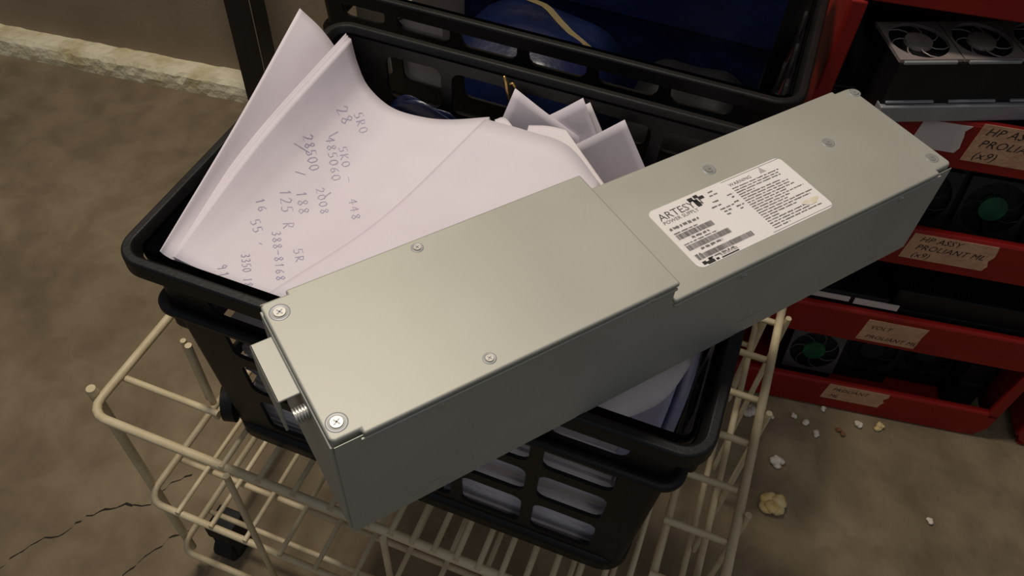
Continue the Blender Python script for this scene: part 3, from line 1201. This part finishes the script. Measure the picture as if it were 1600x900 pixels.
def unit(M4, sx, sy, sz, name, label, cat, stickers=()):
    r = empty(name, (0, 0, 0), label, cat, basis=M4)
    MB().box(0, sx, 0, sy, 0, sz).build('housing', M['black_dk'], r, bevel=0.002)
    MB().box(.004, sx-.004, -.0015, .001, sz*.55, sz*.62).build('front_seam', M['fan_dark'], r, bevel=0.0004)
    MB().box(.012, sx-.012, -.002, .001, sz*.15, sz*.30).build('front_grille', M['fan_dark'], r, bevel=0.0006)
    for x0, x1, z0, z1 in stickers:
        MB().box(x0, x1, -.0022, -.0005, z0, z1).build('white_sticker', M['sticker'], r)
    return r


def inbin(k, x, y, z):
    return BM @ Matrix.Translation(Vector((x, y, BZ[k]+z)))


zt = BZ[3]+.0045
unit(inbin(3, -.285, .03, .0045), .46, .20, 0.6266-zt, 'spare_unit', 'flat black unit lying beneath the long fan tray', 'server part')
# third bin: fan strip with green hubs, tipped back
T0 = inbin(2, -.24, .050, .0142) @ Matrix.Rotation(math.radians(-14), 4, 'X')
strip = empty('fan_strip', (0, 0, 0), 'black strip of fans with green hubs in the third red bin', 'fan', basis=T0)
MB().box(0, .40, 0, .040, 0, .128).build('housing', M['black_dk'], strip, bevel=0.002)
MB().box(0.002, .398, -.006, .002, .112, .124).build('top_ledge', M['fan_dark'], strip, bevel=0.001)
for k in range(4):
    T = T0 @ Matrix.Translation(Vector((.050+.098*k, -.0045, .064))) @ Matrix.Rotation(math.pi/2, 4, 'X')
    fan(T, .088, strip, 'green', 'fan_dark')
# second bin: two black units with white stickers
x0, z0 = bpx(1268, 462, .01)
unit(inbin(1, -.285, .012, .0045), .215, .26, .088, 'spare_unit', 'black spare unit with two white stickers in the second red bin', 'server part',
     ((x0+.285-.005, x0+.285+.055, .071, .081), (x0+.285+.062, x0+.285+.128, .069, .081)))
unit(inbin(1, -.062, .020, .0045), .235, .25, .105, 'spare_unit', 'plain black spare unit beside the stickered one', 'server part')
# lowest bin: a row of square fans
for k, (xc, s, y, hub, lb) in enumerate(((-.118, .088, .030, 'green', 'square grey-framed fan facing out of the lowest red bin'),
                                    (-.018, .092, .055, 'fan_dark', 'square dark fan set back beside the grey-framed one in the lowest bin'),
                                    (.080, .090, .070, 'fan_dark', 'square dark fan deepest in the lowest red bin'))):
    T0 = inbin(0, xc, y, .0132)
    T0 = T0 @ Matrix.Rotation(math.radians(-12), 4, 'X')
    r = empty('square_fan', (0, 0, 0), lb, 'fan', basis=T0)
    MB().box(-s/2, s/2, .010, .042, 0, s+.03).build('housing', M['black_dk'], r, bevel=0.002)
    fan(T0 @ Matrix.Translation(Vector((0, .0075, s/2+.03))) @ Matrix.Rotation(math.pi/2, 4, 'X'), s, r, hub, 'fan_mid' if k == 0 else 'fan_dark')

unit(inbin(0, .128, .05, .0045), .048, .24, .12, 'spare_unit', 'tall narrow black filler added to darken the end of the fan row in the lowest bin', 'server part')  # black block added so this end of the bin looks dark inside

# ------------------------------------------------------------------ black upright by the wall
u0 = Vector((-.545, .850, 0))
post = empty('shelf_upright', u0, 'black steel shelf upright standing by the pale kerb', 'upright')
MB().box(-.030, .030, 0, .004, 0, 1.6).build('front_flange', M['post'], post, bevel=0.0008)
MB().box(.026, .030, 0, .045, 0, 1.6).build('side_flange', M['post'], post, bevel=0.0008)
MB().box(.0285, .0306, -.0006, .0008, 0, 1.6).build('painted_highlight', M['edge_glint'], post)  # edge highlight painted as a thin pale strip
MB().box(-.032, .032, -.004, .05, 0, .006).build('foot_plate', M['post'], post, bevel=0.001)


# ------------------------------------------------------------------ contents of the crate behind, bag in the front crate
def bag(name, x0, x1, y0, y1, z0, z1, label, seed, bulge=.012):
    rr = random.Random(seed)
    n = 14
    r = empty(name, ((x0+x1)/2, (y0+y1)/2, z0), label, 'bag')
    mb = MB()
    cx, cy = (x0+x1)/2, (y0+y1)/2
    ph = rr.uniform(0, 6)
    vs = []
    for top in (1, 0):
        for j in range(n+1):
            for i in range(n+1):
                a, b = i/n*2-1, j/n*2-1
                pil = max(0, (1-a**4)*(1-b**4))
                wr = .004*math.sin(5*a+ph+2*b)+.003*math.sin(9*b+ph*2)
                x = cx+a*(x1-x0)/2*(1-.04*b*b)
                y = cy+b*(y1-y0)/2*(1-.04*a*a)
                if top:
                    z = z0+(z1-z0)*.5+(z1-z0)*.5*pil**.5+wr*pil
                else:
                    z = z0+(z1-z0)*.5*(1-pil**.4)
                vs.append((x, y, z))
    m = (n+1)**2
    fs = []
    for j in range(n):
        for i in range(n):
            a = j*(n+1)+i
            fs.append((a, a+1, a+n+2, a+n+1))
            fs.append((m+a, m+a+n+1, m+a+n+2, m+a+1))
    mb.add(vs, fs, True)
    body = mb.build('film', M['blue'], r, True)
    return r, cx, cy


def bag_print(r, pts, w, m, bv):
    vs = []
    P = []
    for x, y in pts:
        h, nrm, _, _ = bv.ray_cast(Vector((x, y, 1.5)), Vector((0, 0, -1)))
        if h:
            P.append(h+Vector((0, 0, .0012)))
    for k, p in enumerate(P):
        t = P[min(k+1, len(P)-1)]-P[max(k-1, 0)]
        s = Vector((-t.y, t.x, 0)).normalized()*w*(0.6+.4*math.sin(math.pi*k/max(1, len(P)-1)))
        vs += [p-s, p+s]
    if len(P) > 1:
        MB().add(vs, [(2*k, 2*k+1, 2*k+3, 2*k+2) for k in range(len(P)-1)]).build('printed_swirl', m, r, True, fix=False)


zb = ZR-CH+.0065
b1, cx, cy = bag('plastic_bag', .035, .255, .432, .622, zb, ZR-.072, 'dark blue bag with a dull gold swirl in the rear crate', 3)
b2, _, _ = bag('plastic_bag', .262, .415, .436, .620, zb, ZR-.100, 'added black filler standing in for deep shade beside the gold-swirled bag in the rear crate', 5)  # black filler put in where the crate interior is only shade
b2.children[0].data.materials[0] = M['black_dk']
lin_ = empty('added_dark_liner', (.18, .645, zb), 'added dark blue panel hiding the lattice along the far wall of the rear crate', 'carton')  # added panel closing off the far lattice so the interior stays dark
MB().box(-.045, .415, .632, .654, zb, ZR-.008).build('panel', M['blue'], lin_, True, bevel=.002)
MB().box(-.045, .415, .628, .6325, ZR-.09, ZR-.012).build('liner_flap', M['blue'], lin_, True, bevel=.001)
body = [c for c in b1.children if c.name.startswith('film')][0]
bv = BVHTree.FromPolygons([b1.matrix_basis @ v.co for v in body.data.vertices], [tuple(p.vertices) for p in body.data.polygons])
sw = []
for u, v in ((810, -6), (830, 6), (850, 14), (868, 30), (890, 48), (915, 62), (945, 72)):
    p = at(u, v, ZR-.075)
    sw.append((p.x, p.y))
dense = []
for a, b in zip(sw, sw[1:]):
    for k in range(4):
        dense.append((a[0]+(b[0]-a[0])*k/4, a[1]+(b[1]-a[1])*k/4))
bag_print(b1, dense, .0045, M['gold'], bv)
cb = MB()
cb.box(-.040, .026, .440, .60, zb, ZR-.026)
c_ = empty('carton', (-.016, .51, zb), 'pale grey carton beside the blue bags in the rear crate', 'carton')
cb.build('box_body', M['card'], c_, True, bevel=0.001)
MB().box(-.040, -.0075, .440, .60, ZR-.0262, ZR-.0250).build('flap', M['card'], c_, True)
MB().box(-.0065, .026, .440, .60, ZR-.0262, ZR-.0250).build('flap', M['card'], c_, True)
# paper with a scrawl showing through the hand slot
ps = empty('note_card', (.045, .4345, zb), 'white note card seen through a slot of the rear crate', 'card')
yt, yb = .4232, .4352
cv = [Vector((x, y+d, z)) for d in (0, .0008) for x, y, z in ((.006, yb, zb-.0003), (.074, yb, zb-.0003), (.074, yt, ZR-.012), (.006, yt, ZR-.012))]
MB().add(cv, [(0, 1, 2, 3), (7, 6, 5, 4), (0, 4, 5, 1), (1, 5, 6, 2), (2, 6, 7, 3), (3, 7, 4, 0)]).build('card', M['sticker'], ps, True)


def cardy(z):
    return yt+(yb-yt)*(-z-.012)/.264


mb = MB()
for pl in ([(.024, -.014), (.017, -.017), (.019, -.024), (.027, -.024)], [(.030, -.022), (.0325, -.026)], [(.027, -.032), (.020, -.036), (.026, -.042)]):
    mb.tube([(x, cardy(z)-.0003, ZR+z) for x, z in pl], .0010, 6)
mb.build('scrawl', M['ink_black'], ps, True)
b3, _, _ = bag('plastic_bag', .050, .150, .3130, .3225, ZR-.2, ZR-.050, 'dark blue plastic bag squeezed against the rear wall of the paper crate', 9)

# brass clip hanging on the rear wall of the front crate
p = on_plane(789, 132, Vector((0, .331, 0)), Vector((0, 1, 0)))
cl = empty('brass_clip', p, 'small shiny brass clip on the rear wall of the paper crate', 'clip')
q = MB()
q.tube([p+Vector(t) for t in ((-.001, 0, .008), (.0, -.003, .011), (.002, -.003, .006), (.003, -.002, -.004), (.006, -.002, -.014), (.008, .0, -.012))], .0016, 8)
q.build('clip_wire', M['brass'], cl, True)
q = MB()
q.tube([p+Vector(t) for t in ((.006, -.002, .004), (.009, -.003, .006), (.011, -.002, .002))], .0012, 8)
q.build('clip_tongue', M['brass'], cl, True)


# ------------------------------------------------------------------ crumbs on the floor
def blob(name, u, v, r, m, label, cat, lobes=5, seed=1, group=None):
    rr = random.Random(seed)
    bm = bmesh.new()
    for k in range(lobes):
        mt = Matrix.Translation(Vector((rr.uniform(-1, 1)*r*.6, rr.uniform(-1, 1)*r*.6, r*.45+rr.uniform(0, r*.5)))) @ Matrix.Diagonal(Vector((rr.uniform(.4, .7)*r, rr.uniform(.4, .7)*r, rr.uniform(.35, .5)*r, 1)))
        bmesh.ops.create_icosphere(bm, subdivisions=2, radius=1, matrix=mt)
    for vv in bm.verts:
        vv.co += Vector((rr.uniform(-1, 1), rr.uniform(-1, 1), rr.uniform(-1, 1)))*r*.07
    mz = min(vv.co.z for vv in bm.verts)
    for vv in bm.verts:
        vv.co.z -= mz+.0004
    me = bpy.data.meshes.new(name)
    bm.to_mesh(me)
    bm.free()
    me.polygons.foreach_set('use_smooth', [True]*len(me.polygons))
    me.materials.append(m)
    o = bpy.data.objects.new(name, me)
    COL.objects.link(o)
    o.location = at(u, v, 0.0)
    return tag(o, label, cat, group)


blob('popcorn', 1204, 790, .019, M['popcorn'], 'large yellow popped kernel on the floor beside the wire rack', 'popcorn', 11, 4)
blob('crumb', 1212, 725, .011, M['crumb'], 'white flake on the floor between the popcorn and the red bins', 'crumb', 6, 5)
blob('crumb', 1450, 815, .007, M['crumb'], 'lone white crumb out on the open floor', 'crumb', 4, 6)
blob('crumb', 1172, 646, .015, M['crumb'], 'white flake under the edge of the wire rack', 'crumb', 6, 7)
blob('crumb', 1311, 677, .008, M['crumb_brown'], 'brown crumb on the floor in front of the red bins', 'crumb', 4, 8)
for k, (u, v, r) in enumerate(((1203, 650, .006), (1241, 653, .007), (1260, 664, .008), (1277, 681, .008), (1341, 665, .008), (1283, 639, .006))):
    blob('crumb', u, v, r, M['crumb'], 'small white crumb on the floor below the lowest red bin', 'crumb', 4, 10+k, 'white crumbs by the red bins')
blob('crumb', 1372, 669, .009, M['popcorn'], 'yellowish crumb close to the lowest red bin', 'crumb', 5, 30)
